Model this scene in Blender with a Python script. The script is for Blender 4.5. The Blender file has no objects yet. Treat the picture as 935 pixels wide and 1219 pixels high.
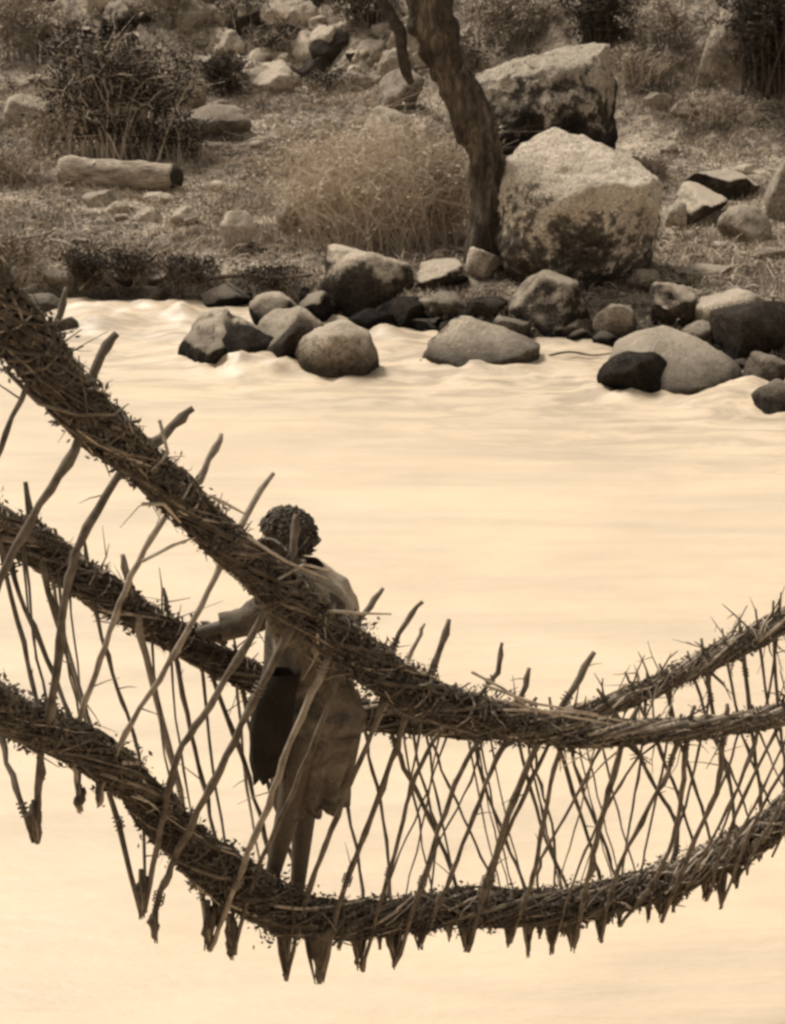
import bpy, bmesh, math, random
from mathutils import Vector, Matrix, noise
R = math.radians
rnd = random.Random(11)
C = bpy.context.scene.collection
S = bpy.context.scene

# ------------------------------------------------------------------ camera
F, W0, H0 = 2000.0, 935.0, 1219.0
CAMZ, PITCH = 4.8, math.atan(660 / 2000)
cp, sp = math.cos(PITCH), math.sin(PITCH)
cam = bpy.data.cameras.new('camera'); cam_o = bpy.data.objects.new('camera', cam); C.objects.link(cam_o)
cam.sensor_fit = 'VERTICAL'; cam.sensor_height = 24; cam.lens = 24 * F / H0
cam.clip_end = 600; cam.clip_start = .05
cam_o.location = (0, 0, CAMZ); cam_o.rotation_euler = (math.pi / 2 - PITCH, 0, 0)
cam.dof.use_dof = True; cam.dof.focus_distance = 7.2; cam.dof.aperture_fstop = 9
S.camera = cam_o
S.view_settings.view_transform = 'Standard'; S.view_settings.look = 'None'
S.view_settings.exposure = 0; S.view_settings.gamma = 1
S.cycles.filter_width = 2.9

def ray(px, py):
    u = (px - W0 / 2) / F; v = (H0 / 2 - py) / F
    return Vector((u, cp + v * sp, -sp + v * cp))
def at(px, py, Y):
    d = ray(px, py); return Vector((0, 0, CAMZ)) + d * (Y / d.y)
def on_plane(px, py, z=0.):
    d = ray(px, py); return Vector((0, 0, CAMZ)) + d * ((z - CAMZ) / d.z)
def depth(p):
    return p.y * cp - (p.z - CAMZ) * sp
def pxm(p):            # metres per photo pixel at a point
    return depth(p) / F

# ------------------------------------------------------------------ terrain function
def interp(tab, x):
    if x <= tab[0][0]: return tab[0][1]
    for (a, b), (c, d) in zip(tab, tab[1:]):
        if x <= c:
            t = (x - a) / (c - a); return b + (d - b) * t
    return tab[-1][1]
def sm(a, b, x):
    t = max(0, min(1, (x - a) / (b - a))); return t * t * (3 - 2 * t)
BANK = [(p.x, p.y) for p in (on_plane(a, b) for a, b in
        [(-300, 340), (-100, 348), (0, 352), (100, 357), (230, 358), (320, 366), (450, 384), (600, 402), (720, 410), (830, 428), (935, 446), (1200, 462)])]
def bank_y(x): return interp(BANK, x) + .25 * noise.noise((x * .8, 3, 0)) + .1 * noise.noise((x * 2.5, 9, 0))
def ground(x, y):
    d = y - bank_y(x)
    n = noise.noise
    if d < 0: h = -.8 * sm(0, 1.6, -d)
    else:
        lip = .15 + .28 * sm(2.5, -1, x)
        h = lip * sm(0, .28, d) + .105 * d
        hd = d - (13.5 - .25 * x)
        if hd > 0:
            h += .42 * hd * sm(0, 3, hd)
        if hd > 60: h -= .40 * (hd - 60)
    a = sm(.2, 2, d)
    h += a * (.22 * n((x * .28, y * .28, 1)) + .09 * n((x * .9, y * .9, 5)) + .035 * n((x * 2.6, y * 2.6, 8)))
    # near bank, behind and left of the camera
    e = 1.6 - .10 * x - y
    if e > 0:
        h = -.8 + (3.6 + 1.0 * sm(-2, -5, x)) * sm(0, 2.6, e) + .1 * n((x, y, 2))
    return h
def hit(px, py):
    d = ray(px, py); o = Vector((0, 0, CAMZ)); t = 12.
    while t < 120:
        p = o + d * t
        if p.z <= ground(p.x, p.y): break
        t += .25
    lo, hi = t - .25, t
    for _ in range(12):
        m = (lo + hi) / 2; p = o + d * m
        if p.z <= ground(p.x, p.y): hi = m
        else: lo = m
    return o + d * hi

# ------------------------------------------------------------------ colour: the whole place is seen in warm brown monochrome
def sep(g, a=1):
    t = min(1, max(0, g)) ** .5
    return (g * 1.0, g * (.73 + .10 * t), g * (.485 + .145 * t), a)

class NT:
    def __init__(s, name):
        s.m = bpy.data.materials.new(name); s.m.use_nodes = True
        s.t = s.m.node_tree; s.t.nodes.clear()
        s.out = s.n('ShaderNodeOutputMaterial'); s.b = s.n('ShaderNodeBsdfPrincipled')
        s.t.links.new(s.b.outputs[0], s.out.inputs[0])
        s.b.inputs['Roughness'].default_value = .9
        s.b.inputs['Specular IOR Level'].default_value = .15
    def n(s, k, **kw):
        o = s.t.nodes.new(k)
        for a, b in kw.items(): setattr(o, a, b)
        return o
    def l(s, a, b): s.t.links.new(a, b)
    def coord(s, kind='Object', scale=(1, 1, 1), rot=(0, 0, 0)):
        c = s.n('ShaderNodeTexCoord'); m = s.n('ShaderNodeMapping')
        m.inputs['Scale'].default_value = scale; m.inputs['Rotation'].default_value = rot
        s.l(c.outputs[kind], m.inputs[0]); return m.outputs[0]
    def gcoord(s, scale=(1, 1, 1)):
        g = s.n('ShaderNodeNewGeometry'); m = s.n('ShaderNodeMapping'); m.inputs['Scale'].default_value = scale
        s.l(g.outputs['Position'], m.inputs[0]); return m.outputs[0]
    def noise(s, vec, scale, detail=6, rough=.6, dist=0):
        o = s.n('ShaderNodeTexNoise'); s.l(vec, o.inputs['Vector'])
        o.inputs['Scale'].default_value = scale; o.inputs['Detail'].default_value = detail
        o.inputs['Roughness'].default_value = rough; o.inputs['Distortion'].default_value = dist
        return o.outputs[0]
    def vor(s, vec, scale, feature='F1'):
        o = s.n('ShaderNodeTexVoronoi'); s.l(vec, o.inputs['Vector']); o.feature = feature
        o.inputs['Scale'].default_value = scale; return o.outputs[0]
    def ramp(s, fac, stops):
        o = s.n('ShaderNodeValToRGB'); s.l(fac, o.inputs[0]); e = o.color_ramp.elements
        while len(e) < len(stops): e.new(.5)
        for i, (p, c) in enumerate(stops):
            e[i].position = p; e[i].color = c if isinstance(c, tuple) else sep(c)
        return o.outputs[0]
    def mix(s, f, a, b, mode='MIX'):
        o = s.n('ShaderNodeMix', data_type='RGBA', blend_type=mode)
        if isinstance(f, (int, float)): o.inputs[0].default_value = f
        else: s.l(f, o.inputs[0])
        for v, i in ((a, 6), (b, 7)):
            if isinstance(v, tuple): o.inputs[i].default_value = v
            else: s.l(v, o.inputs[i])
        return o.outputs[2]
    def math(s, op, a, b=0, clamp=False):
        o = s.n('ShaderNodeMath', operation=op); o.use_clamp = clamp
        for v, i in ((a, 0), (b, 1)):
            if isinstance(v, (int, float)): o.inputs[i].default_value = v
            else: s.l(v, o.inputs[i])
        return o.outputs[0]
    def bump(s, h, strength=.5, dist=.05):
        o = s.n('ShaderNodeBump'); o.inputs['Strength'].default_value = strength
        o.inputs['Distance'].default_value = dist; s.l(h, o.inputs['Height']); s.l(o.outputs[0], s.b.inputs['Normal'])
    def col(s, c): s.l(c, s.b.inputs['Base Color'])
def BW(a): return (a, a, a, 1)

def rock_mat(name, lo, mid, hi, patch=None, patch_col=.05, top=0., wet=True):
    t = NT(name); g = t.gcoord(); 
    oi = t.n('ShaderNodeObjectInfo')
    n1 = t.noise(g, 1.7, 8, .62); n2 = t.noise(g, 7, 8, .7); n3 = t.noise(g, 28, 4, .7)
    f = t.math('ADD', t.math('MULTIPLY', n1, .5), t.math('MULTIPLY', n2, .5))
    c = t.ramp(f, [(.4, lo), (.5, mid), (.58, hi)])
    c = t.mix(.75, c, t.ramp(n3, [(.3, BW(.4)), (.5, BW(1.)), (.7, BW(1.6))]), 'MULTIPLY')
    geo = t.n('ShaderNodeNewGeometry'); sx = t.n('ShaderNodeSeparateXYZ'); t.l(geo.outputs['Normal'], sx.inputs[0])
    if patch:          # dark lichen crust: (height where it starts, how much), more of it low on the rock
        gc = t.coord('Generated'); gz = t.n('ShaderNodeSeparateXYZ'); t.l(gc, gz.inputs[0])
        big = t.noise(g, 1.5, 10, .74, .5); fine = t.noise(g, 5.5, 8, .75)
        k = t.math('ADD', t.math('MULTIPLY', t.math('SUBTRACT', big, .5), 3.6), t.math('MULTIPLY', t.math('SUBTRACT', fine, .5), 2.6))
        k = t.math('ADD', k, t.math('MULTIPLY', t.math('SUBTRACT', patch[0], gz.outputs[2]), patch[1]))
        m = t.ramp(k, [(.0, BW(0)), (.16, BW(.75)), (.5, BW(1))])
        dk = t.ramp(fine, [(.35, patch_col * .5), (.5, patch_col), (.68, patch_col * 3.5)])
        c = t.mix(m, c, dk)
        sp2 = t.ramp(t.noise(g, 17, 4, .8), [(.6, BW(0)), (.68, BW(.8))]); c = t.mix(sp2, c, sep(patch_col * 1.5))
    if top > 0:  # upward faces coloured paler, light from above painted in
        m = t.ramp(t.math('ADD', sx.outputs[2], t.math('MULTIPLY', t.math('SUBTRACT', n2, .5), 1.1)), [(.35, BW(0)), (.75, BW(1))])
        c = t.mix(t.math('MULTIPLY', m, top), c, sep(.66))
    br = t.math('ADD', t.math('MULTIPLY', oi.outputs['Random'], .5), .75)
    cc = t.n('ShaderNodeCombineColor')
    for i in range(3): t.l(br, cc.inputs[i])
    c = t.mix(1., c, cc.outputs[0], 'MULTIPLY')
    if wet:  # wet near the waterline; band carried higher to paint shade on lower fronts
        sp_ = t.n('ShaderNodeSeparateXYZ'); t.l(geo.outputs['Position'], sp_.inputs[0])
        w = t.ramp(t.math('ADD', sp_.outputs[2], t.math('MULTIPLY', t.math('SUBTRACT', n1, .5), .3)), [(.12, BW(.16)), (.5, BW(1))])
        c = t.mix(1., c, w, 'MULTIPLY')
    t.col(c)
    h = t.math('ADD', n2, t.math('MULTIPLY', n3, .35)); h = t.math('ADD', h, t.math('MULTIPLY', t.vor(g, 5, 'DISTANCE_TO_EDGE'), -.0))
    t.bump(h, 1., .12)
    return t.m
M = {}
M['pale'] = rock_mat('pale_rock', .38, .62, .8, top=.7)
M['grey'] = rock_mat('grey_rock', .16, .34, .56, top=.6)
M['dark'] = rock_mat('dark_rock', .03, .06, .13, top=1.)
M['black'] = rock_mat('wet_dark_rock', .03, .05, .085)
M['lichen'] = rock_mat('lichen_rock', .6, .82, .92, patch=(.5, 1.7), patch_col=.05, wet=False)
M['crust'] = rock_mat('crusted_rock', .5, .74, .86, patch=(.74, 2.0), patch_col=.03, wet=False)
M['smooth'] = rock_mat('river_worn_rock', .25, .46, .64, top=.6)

def simple(name, lo, hi, scale=20, rough=.9, stretch=(1, 1, 1), bump=.4, bd=.004, bright=True, trans=0):
    t = NT(name); v = t.coord('Object', stretch)
    n = t.noise(v, scale, 5, .65)
    t.col(t.ramp(n, [(.32, lo), (.68, hi)])); t.bump(n, bump, bd); t.b.inputs['Roughness'].default_value = rough
    return t.m
M['twig_dark'] = simple('dark_bark_twig', .035, .14, 14)
M['twig_mid'] = simple('brown_twig', .09, .27, 14)
M['twig_pale'] = simple('peeled_pale_twig', .3, .6, 22)
M['core'] = simple('matted_twig_bundle', .02, .1, 30, bump=1, bd=.02)
M['moss'] = simple('matted_leaf_scraps', .035, .19, 26)
M['stick'] = simple('dark_stick_bark', .065, .22, 16)
M['stick_pale'] = simple('weathered_stick_bark', .17, .42, 14)
M['grass_a'] = simple('dry_pale_grass', .4, .68, 1.6)
M['grass_b'] = simple('dull_grass', .18, .42, 1.6)
M['leaf_dark'] = simple('dark_small_leaves', .02, .08, 2.2)
M['leaf_mid'] = simple('grey_small_leaves', .14, .4, 2.2)
M['dry_twig'] = simple('dry_grey_twig', .38, .65, 4)
M['skin'] = simple('brown_skin', .09, .13, 30, rough=.55, bump=.1)
M['hair'] = simple('black_hair', .035, .15, 60, stretch=(1, 1, .2), bump=1, bd=.01, rough=.6)

def cloth_mat(name, lo, hi):
    t = NT(name); v = t.coord('Object'); n = t.noise(v, 9, 7, .75, .6); n2 = t.noise(v, 60, 3, .6)
    w = t.n('ShaderNodeTexWave'); t.l(v, w.inputs[0]); w.inputs['Scale'].default_value = 160
    t.col(t.mix(.3, t.ramp(n, [(.3, lo), (.7, hi)]), t.ramp(n2, [(.3, BW(.5)), (.7, BW(1.3))]), 'MULTIPLY'))
    t.bump(t.math('ADD', n, t.math('MULTIPLY', w.outputs[1], .05)), .7, .02); return t.m
M['cloth'] = cloth_mat('coarse_dark_wool', .025, .3)
M['cloth_grey'] = cloth_mat('faded_grey_wool', .25, .55)
M['cloth_black'] = cloth_mat('black_wool', .015, .04)

def bark_mat():
    t = NT('tree_bark'); v = t.gcoord((1, 1, .28)); n = t.noise(v, 9, 8, .7, .5); n2 = t.noise(t.gcoord(), 2.2, 4)
    vo = t.vor(t.gcoord((1, 1, .3)), 11)
    c = t.ramp(n, [(.38, .04), (.5, .09), (.62, .19)])
    c = t.mix(.8, c, t.ramp(n2, [(.35, BW(.55)), (.65, BW(1.5))]), 'MULTIPLY'); t.col(c)
    t.bump(t.math('ADD', n, t.math('MULTIPLY', vo, .6)), 1, .09); return t.m
M['bark'] = bark_mat(); M['bark_dark'] = simple('dead_dark_bark', .015, .07, 9, bump=1, bd=.03)
def log_mat():
    t = NT('bleached_wood'); v = t.coord('Object', (.35, 1, 1)); n = t.noise(v, 7, 7, .7)
    t.col(t.mix(t.ramp(t.noise(t.gcoord((.3, 3, 3)), 9, 6, .8), [(.38, BW(.85)), (.5, BW(0))]), t.ramp(n, [(.36, .22), (.52, .46), (.64, .62)]), sep(.08))); t.bump(n, 1, .08); return t.m
M['log'] = log_mat()
M['rot'] = simple('rotten_dark_wood', .02, .06, 10)
def ground_mat():
    t = NT('dry_bank_soil'); g = t.gcoord()
    a = t.noise(g, .45, 6, .6); b = t.noise(g, 3.2, 8, .72); c_ = t.noise(g, 19, 5, .7)
    f = t.math('ADD', t.math('MULTIPLY', a, .5), t.math('MULTIPLY', b, .5))
    c = t.ramp(f, [(.4, .08), (.47, .22), (.53, .4), (.6, .6)])
    c = t.mix(.8, c, t.ramp(c_, [(.36, BW(.25)), (.5, BW(1.)), (.64, BW(1.8))]), 'MULTIPLY')
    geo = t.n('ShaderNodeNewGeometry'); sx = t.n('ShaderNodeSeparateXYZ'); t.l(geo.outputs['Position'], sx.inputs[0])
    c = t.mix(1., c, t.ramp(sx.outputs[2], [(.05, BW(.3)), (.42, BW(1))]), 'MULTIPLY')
    t.col(c); t.bump(t.math('ADD', b, t.math('MULTIPLY', c_, .5)), 1, .12); return t.m
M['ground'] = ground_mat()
def water_mat():
    t = NT('milky_fast_water')
    v = t.gcoord((.22, 1.5, 1)); n = t.noise(v, 1.1, 5, .55, .3); n2 = t.noise(t.gcoord((.5, 2.2, 1)), 3.2, 4, .6)
    v3 = t.noise(t.gcoord((.12, .3, 1)), 1.1, 2, .5)
    a = (.60, .47, .33, 1); b = (.675, .522, .358, 1); c3 = (.70, .54, .36, 1)
    c = t.ramp(n, [(.32, a), (.52, b), (.7, c3)])
    c = t.mix(.35, c, t.ramp(n2, [(.3, BW(.88)), (.6, BW(1.02))]), 'MULTIPLY')
    c = t.mix(.4, c, t.ramp(v3, [(.35, BW(.88)), (.6, BW(1.04))]), 'MULTIPLY')
    geo = t.n('ShaderNodeNewGeometry'); sx = t.n('ShaderNodeSeparateXYZ'); t.l(geo.outputs['Position'], sx.inputs[0])
    e = t.math('ADD', sx.outputs[1], t.math('MULTIPLY', sx.outputs[0], .44))
    near = t.n('ShaderNodeMapRange'); t.l(e, near.inputs[0]); near.inputs[1].default_value = 16.2; near.inputs[2].default_value = 19.6
    ch = t.ramp(t.noise(t.gcoord((.55, 1.6, 1)), 2.2, 7, .66, .8), [(.40, BW(1)), (.56, BW(0))])
    c = t.mix(t.math('MULTIPLY', t.math('MULTIPLY', ch, near.outputs[0]), .6), c, (.27, .205, .14, 1))
    mo = t.ramp(t.noise(t.gcoord((.5, .8, 1)), 1.3, 6, .62, .5), [(.35, BW(.94)), (.62, BW(1.03))]); c = t.mix(1., c, mo, 'MULTIPLY')
    t.col(c); t.b.inputs['Roughness'].default_value = .45; t.b.inputs['Specular IOR Level'].default_value = .4
    n5 = t.noise(t.gcoord((1, 2.4, 1)), 6, 5, .7)
    t.bump(t.math('ADD', t.math('ADD', n, t.math('MULTIPLY', n2, .5)), t.math('MULTIPLY', n5, .3)), .5, .06); return t.m
M['water'] = water_mat()

# ------------------------------------------------------------------ mesh helpers
class MB:
    def __init__(s): s.v = []; s.f = []; s.mi = []
    def tube(s, pts, radii, n=6, cap=True, mi=0, jag=0):
        pts = [Vector(p) for p in pts]; base = len(s.v); up = None
        for i, p in enumerate(pts):
            a = pts[max(0, i - 1)]; b = pts[min(len(pts) - 1, i + 1)]; d = (b - a)
            if d.length < 1e-9: d = Vector((0, 0, 1))
            d.normalize()
            if up is None: up = d.orthogonal().normalized()
            up = (up - d * up.dot(d)); up = up.normalized() if up.length > 1e-6 else d.orthogonal().normalized()
            w = d.cross(up); r = radii[i] if hasattr(radii, '__len__') else radii
            for k in range(n):
                t = 2 * math.pi * k / n; rr = r * (1 + (rnd.uniform(-jag, jag) if jag else 0))
                s.v.append(tuple(p + (up * math.cos(t) + w * math.sin(t)) * rr))
        for i in range(len(pts) - 1):
            for k in range(n):
                k2 = (k + 1) % n; a = base + i * n
                s.f.append((a + k, a + k2, a + n + k2, a + n + k)); s.mi.append(mi)
        if cap:
            s.f.append(tuple(base + k for k in reversed(range(n)))); s.mi.append(mi)
            e = base + (len(pts) - 1) * n; s.f.append(tuple(e + k for k in range(n))); s.mi.append(mi)
    def blade(s, p, tip, w, mid=None, mi=0):
        p = Vector(p); tip = Vector(tip); d = tip - p
        side = Vector((rnd.uniform(-1, 1), rnd.uniform(-.6, .6), 0))
        side = (side - d * (side.dot(d) / max(1e-9, d.length_squared))); 
        if side.length < 1e-6: side = Vector((1, 0, 0))
        side = side.normalized() * w
        b = len(s.v)
        if mid is None: s.v += [tuple(p - side), tuple(p + side), tuple(tip)]; s.f.append((b, b + 1, b + 2)); s.mi.append(mi)
        else:
            mid = Vector(mid); s.v += [tuple(p - side), tuple(p + side), tuple(mid + side * .7), tuple(mid - side * .7), tuple(tip)]
            s.f += [(b, b + 1, b + 2, b + 3), (b + 3, b + 2, b + 4)]; s.mi += [mi, mi]
    def leaf(s, c, size, mi=0):
        c = Vector(c); a = Vector((rnd.gauss(0, 1), rnd.gauss(0, 1), rnd.gauss(0, 1))).normalized(); b_ = a.orthogonal().normalized()
        b = len(s.v); a = a * size; b_ = b_ * size * .45
        s.v += [tuple(c - a), tuple(c - b_), tuple(c + a), tuple(c + b_)]; s.f.append((b, b + 1, b + 2, b + 3)); s.mi.append(mi)
    def build(s, name, mats, parent=None, smooth=False):
        me = bpy.data.meshes.new(name); me.from_pydata(s.v, [], s.f); 
        mats = mats if isinstance(mats, (list, tuple)) else [mats]
        for m in mats: me.materials.append(m)
        me.polygons.foreach_set('material_index', s.mi)
        if smooth: me.polygons.foreach_set('use_smooth', [True] * len(me.polygons))
        me.update(); o = bpy.data.objects.new(name, me); C.objects.link(o)
        if parent:
            o.parent = parent; o.matrix_parent_inverse = Matrix.Translation(-parent.location)
        return o
def tag(o, label=None, cat=None, group=None, kind=None):
    if label: o['label'] = label
    if cat: o['category'] = cat
    if group: o['group'] = group
    if kind: o['kind'] = kind
    return o
def empty(name, loc):
    o = bpy.data.objects.new(name, None); o.location = loc; o.empty_display_size = .2; C.objects.link(o); return o

# ------------------------------------------------------------------ the setting
def steps(segs):
    out = [segs[0][0]]
    for a, b, n in segs:
        for i in range(1, n + 1): out.append(a + (b - a) * i / n)
    return out
def sheet(name, xs, ys, hf, mat):
    v = []; f = []; nx = len(xs)
    for y in ys:
        for x in xs: v.append((x, y, hf(x, y)))
    for j in range(len(ys) - 1):
        for i in range(nx - 1):
            a = j * nx + i; f.append((a, a + 1, a + nx + 1, a + nx))
    me = bpy.data.meshes.new(name); me.from_pydata(v, [], f); me.materials.append(mat)
    me.polygons.foreach_set('use_smooth', [True] * len(f)); o = bpy.data.objects.new(name, me); C.objects.link(o)
    o['kind'] = 'structure'; return o
sheet('terrain', steps([(-160, -40, 24), (-40, -11, 40), (-11, 11, 180), (11, 40, 40), (40, 160, 24)]),
      steps([(-60, -8, 12), (-8, 4, 40), (4, 16, 14), (16, 30, 170), (30, 48, 90), (48, 100, 40), (100, 260, 20)]), ground, M['ground'])
MOUNDS = [(p.x, p.y, a, w) for p, a, w in [(on_plane(150, 385), .12, .8), (on_plane(120, 395), .12, .5), (on_plane(190, 372), .14, .45), (on_plane(222, 385), .2, .3), (on_plane(235, 400), .16, .5), (on_plane(300, 446), .09, .35), (on_plane(465, 400), .1, .3), (on_plane(690, 412), .07, .4), (on_plane(850, 486), .1, .4), (on_plane(260, 420), .1, .5), (on_plane(330, 432), .07, .45),
          (on_plane(470, 420), .06, .5), (on_plane(880, 470), .12, .4), (on_plane(560, 440), .05, .7), (on_plane(110, 375), .14, .35), (on_plane(700, 440), .04, .8), (on_plane(935, 480), .12, .35)]]
def wave(x, y):
    n = noise.noise
    z = .028 * n((x * .35, y * 1.3, 0)) + .012 * n((x * 1.0, y * 3.4, 4)) + .02 * n((x * .2 + 4, y * .5, 9))
    d = bank_y(x) - y
    k = sm(4.5, .5, d)
    if 0 < k: z += k * (.05 * n((x * 1.6, y * 2.6, 2)) + .03 * n((x * 4.5, y * 5.5, 6)) + .008 * n((x * 9, y * 11, 6)))
    for rx, ry, w, dp in WR:
        r = math.hypot((x - rx) / (w * .62), (y - ry + .05) / (dp * .62))
        if r < 2.2: z += min(.07, .1 * w) * math.exp(-((r - .75) / .42) ** 2) * (.6 + .8 * n((x * 3.5, y * 3.5, rx)) + .3 * n((x * 9, y * 10, rx)))
    for mx, my, a, w in MOUNDS:
        r = ((x - mx) ** 2 + ((y - my) * 1.2) ** 2) / (w * w)
        if r < 6: z += a * math.exp(-r) * (1 + .5 * n((x * 3, y * 4, 3)))
    return z

# ------------------------------------------------------------------ rocks
def rock_mesh(name, sx, sy, sz, seed, cuts=9, sub=4, rough=.05, soft=.0, planes=()):
    r = random.Random(seed); bm = bmesh.new(); bmesh.ops.create_icosphere(bm, subdivisions=sub, radius=1)
    pl = []
    for _ in range(cuts):
        n = Vector((r.gauss(0, 1), r.gauss(0, 1), r.gauss(0, .8))).normalized(); pl.append((n, r.uniform(.5, .84)))
    pl += [(Vector(a).normalized(), d) for a, d in planes]
    off = Vector((seed * 3.1, seed * 1.7, 0)); lf_ = .5 if (soft > 0 or planes) else 1.
    for v in bm.verts:
        p = v.co * (1 + .22 * lf_ * noise.noise((v.co + off) * 1.2) + .08 * noise.noise((v.co + off) * 2.7))
        for n, d in pl:
            e = p.dot(n) - d
            if e > 0: p -= n * e * (1 - soft)
        q = p + off
        p += v.co * (.03 * noise.noise(q * 1.1) + rough * noise.noise(q * 3.1) + rough * .8 * (abs(noise.noise(q * 5.3)) - .2) + rough * .4 * noise.noise(q * 14))
        v.co = p
    mn = [min(v.co[i] for v in bm.verts) for i in range(3)]; mx = [max(v.co[i] for v in bm.verts) for i in range(3)]
    for v in bm.verts:
        v.co = Vector((((v.co.x - mn[0]) / (mx[0] - mn[0]) - .5) * sx, ((v.co.y - mn[1]) / (mx[1] - mn[1]) - .5) * sy, (v.co.z - mn[2]) / (mx[2] - mn[2]) * sz))
    for f in bm.faces: f.smooth = True
    me = bpy.data.meshes.new(name); bm.to_mesh(me); bm.free(); return me
RS = [100]; WR = []
def rock(box, style, label, cat='rock', name='rock', group=None, seed=None, cuts=9, soft=0., rough=.05, deep=.85, on_water=False, bury=.26, tilt=0, sub=None, zoff=0, planes=()):
    x0, y0, x1, y1 = box; RS[0] += 1; seed = seed or RS[0]
    c = on_plane((x0 + x1) / 2, y1) if on_water else hit((x0 + x1) / 2, y1)
    m = pxm(c); w = (x1 - x0) * m; dep = w * deep
    c = c + Vector((0, dep * .42, 0)); hv = (y1 - y0) * m * 1.0
    h = max(.3 * hv, hv - .12 * dep)
    tot = h * (1 + bury)
    sub = sub or (5 if w > 1.5 else 4 if w > .35 else 3)
    me = rock_mesh(name, w, dep, tot, seed, cuts, sub, rough, soft, planes); me.materials.append(M[style])
    o = bpy.data.objects.new(name, me); C.objects.link(o)
    z0 = (0 if on_water else c.z)
    if on_water: bury += .12; WR.append((c.x, c.y, w, dep))
    base = z0 - h * bury
    o.location = (c.x, c.y, base + zoff); o.rotation_euler = (0, R(tilt), 0)
    tag(o, label, cat, group); return o

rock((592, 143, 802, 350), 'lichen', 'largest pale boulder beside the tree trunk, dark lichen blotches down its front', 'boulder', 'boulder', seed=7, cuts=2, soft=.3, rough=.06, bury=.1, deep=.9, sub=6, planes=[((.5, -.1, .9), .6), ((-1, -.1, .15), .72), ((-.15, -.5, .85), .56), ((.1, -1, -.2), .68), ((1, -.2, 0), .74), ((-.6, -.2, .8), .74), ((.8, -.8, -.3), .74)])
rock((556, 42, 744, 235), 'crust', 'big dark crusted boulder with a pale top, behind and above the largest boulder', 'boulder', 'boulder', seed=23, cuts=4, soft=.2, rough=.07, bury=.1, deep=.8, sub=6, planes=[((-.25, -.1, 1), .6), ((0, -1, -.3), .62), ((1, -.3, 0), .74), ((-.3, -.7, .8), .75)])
rock((378, 287, 494, 380), 'dark', 'bulky dark boulder with a lit top coloured pale on the bank edge left of the tree', 'boulder', 'boulder', seed=31, cuts=8)
rock((350, 368, 452, 450), 'smooth', 'rounded wet boulder standing foremost in the white water', 'boulder', 'boulder', seed=14, cuts=0, soft=.5, on_water=True, rough=.03, bury=.35, planes=[((0, -1, .1), .75), ((-.3, 0, 1), .8)])
rock((276, 354, 388, 440), 'smooth', 'sloping wet rock just left of the rounded boulder in the water', cuts=12, seed=207, on_water=True, bury=.4, rough=.08, planes=[((-.8, -.3, .75), .35), ((.2, -1, .3), .6)])
rock((296, 340, 358, 392), 'dark', 'small round wet rock behind the sloping rock in the river', cuts=5, soft=.3, on_water=True)
rock((204, 356, 316, 440), 'dark', 'low broken rock half under foam, leftmost of the rocks in the river', cuts=6, rough=.12, on_water=True, bury=.9, planes=[((-.3, -.3, 1), .3), ((.5, -.3, 1), .4)])
rock((246, 376, 330, 440), 'black', 'low black wet rock at the front between the broken rock and the sloping rock', cuts=5, soft=.3, on_water=True)
rock((324, 372, 378, 442), 'black', 'black wet rock wedged between the sloping rock and the rounded boulder', cuts=5, on_water=True)
rock((346, 338, 402, 386), 'dark', 'dark rock joining the river cluster to the bank, left of the bulky boulder', cuts=8, on_water=True)
rock((412, 362, 470, 396), 'black', 'black rock at the waterline under the bulky boulder', cuts=8, on_water=True)
rock((236, 335, 300, 372), 'dark', 'dark bank rock behind the low broken rock in the river', cuts=9)
rock((503, 368, 648, 442), 'smooth', 'broad pale slab sloping into the river below the tree', cuts=3, seed=44, on_water=True, bury=.5, deep=.8, planes=[((0, -.6, .9), .42), ((.5, 0, .9), .6)])
rock((604, 318, 708, 404), 'dark', 'dark boulder with a flat pale top at the foot of the largest boulder', 'boulder', 'boulder', cuts=10, seed=52)
rock((714, 410, 800, 476), 'black', 'black wet rock shaped like a leaf at the water edge', cuts=8, on_water=True)
rock((728, 384, 896, 474), 'pale', 'big smooth pale boulder sliding into the river on the right', 'boulder', 'boulder', seed=61, cuts=2, soft=.2, rough=.03, on_water=True, bury=.5, planes=[((-.35, -.3, .95), .28), ((.4, -.3, .9), .3), ((0, -.5, .85), .34)])
rock((716, 358, 770, 400), 'pale', 'thin pale slab leaning on its edge between dark rocks', cuts=12, seed=66, deep=.5, tilt=-25)
rock((774, 332, 832, 396), 'dark', 'black rounded rock with a lit top behind the smooth pale boulder', cuts=7)
rock((832, 338, 922, 402), 'pale', 'pale blocky rock with a shaded foot above the smooth boulder', cuts=9, seed=71)
rock((852, 352, 955, 428), 'black', 'large black rock at the right edge under the pale blocky rock', cuts=9)
rock((884, 412, 945, 468), 'grey', 'grey wet rock standing in the foam near the right edge', cuts=10, on_water=True)
rock((898, 446, 960, 494), 'smooth', 'washed pale rock lowest at the right edge of the river', cuts=7, on_water=True, bury=.5)
rock((813, 380, 854, 412), 'pale', 'small pale stone lying on the black rock beside the smooth boulder', cuts=8)
rock((555, 290, 602, 332), 'pale', 'small pale block right against the foot of the tree', cuts=10, seed=82)
rock((494, 306, 560, 348), 'dark', 'flat dark ledge rock with pale rim left of the tree foot', cuts=10, deep=1.2)
rock((446, 352, 512, 396), 'black', 'low black rock between the bulky boulder and the broad slab', cuts=9)
rock((505, 345, 560, 384), 'grey', 'grey chipped rock wedged behind the broad pale slab', cuts=12)
rock((555, 350, 606, 388), 'black', 'black rock under the tree foot between ledge and dark boulder', cuts=10)
rock((586, 374, 632, 412), 'grey', 'small grey rock perched at the right end of the broad slab', cuts=10)
rock((655, 372, 716, 404), 'grey', 'low grey rock in the shadow under the largest boulder', cuts=10)
rock((158, 338, 197, 366), 'pale', 'single small pale round stone on the left water edge', cuts=6)
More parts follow.
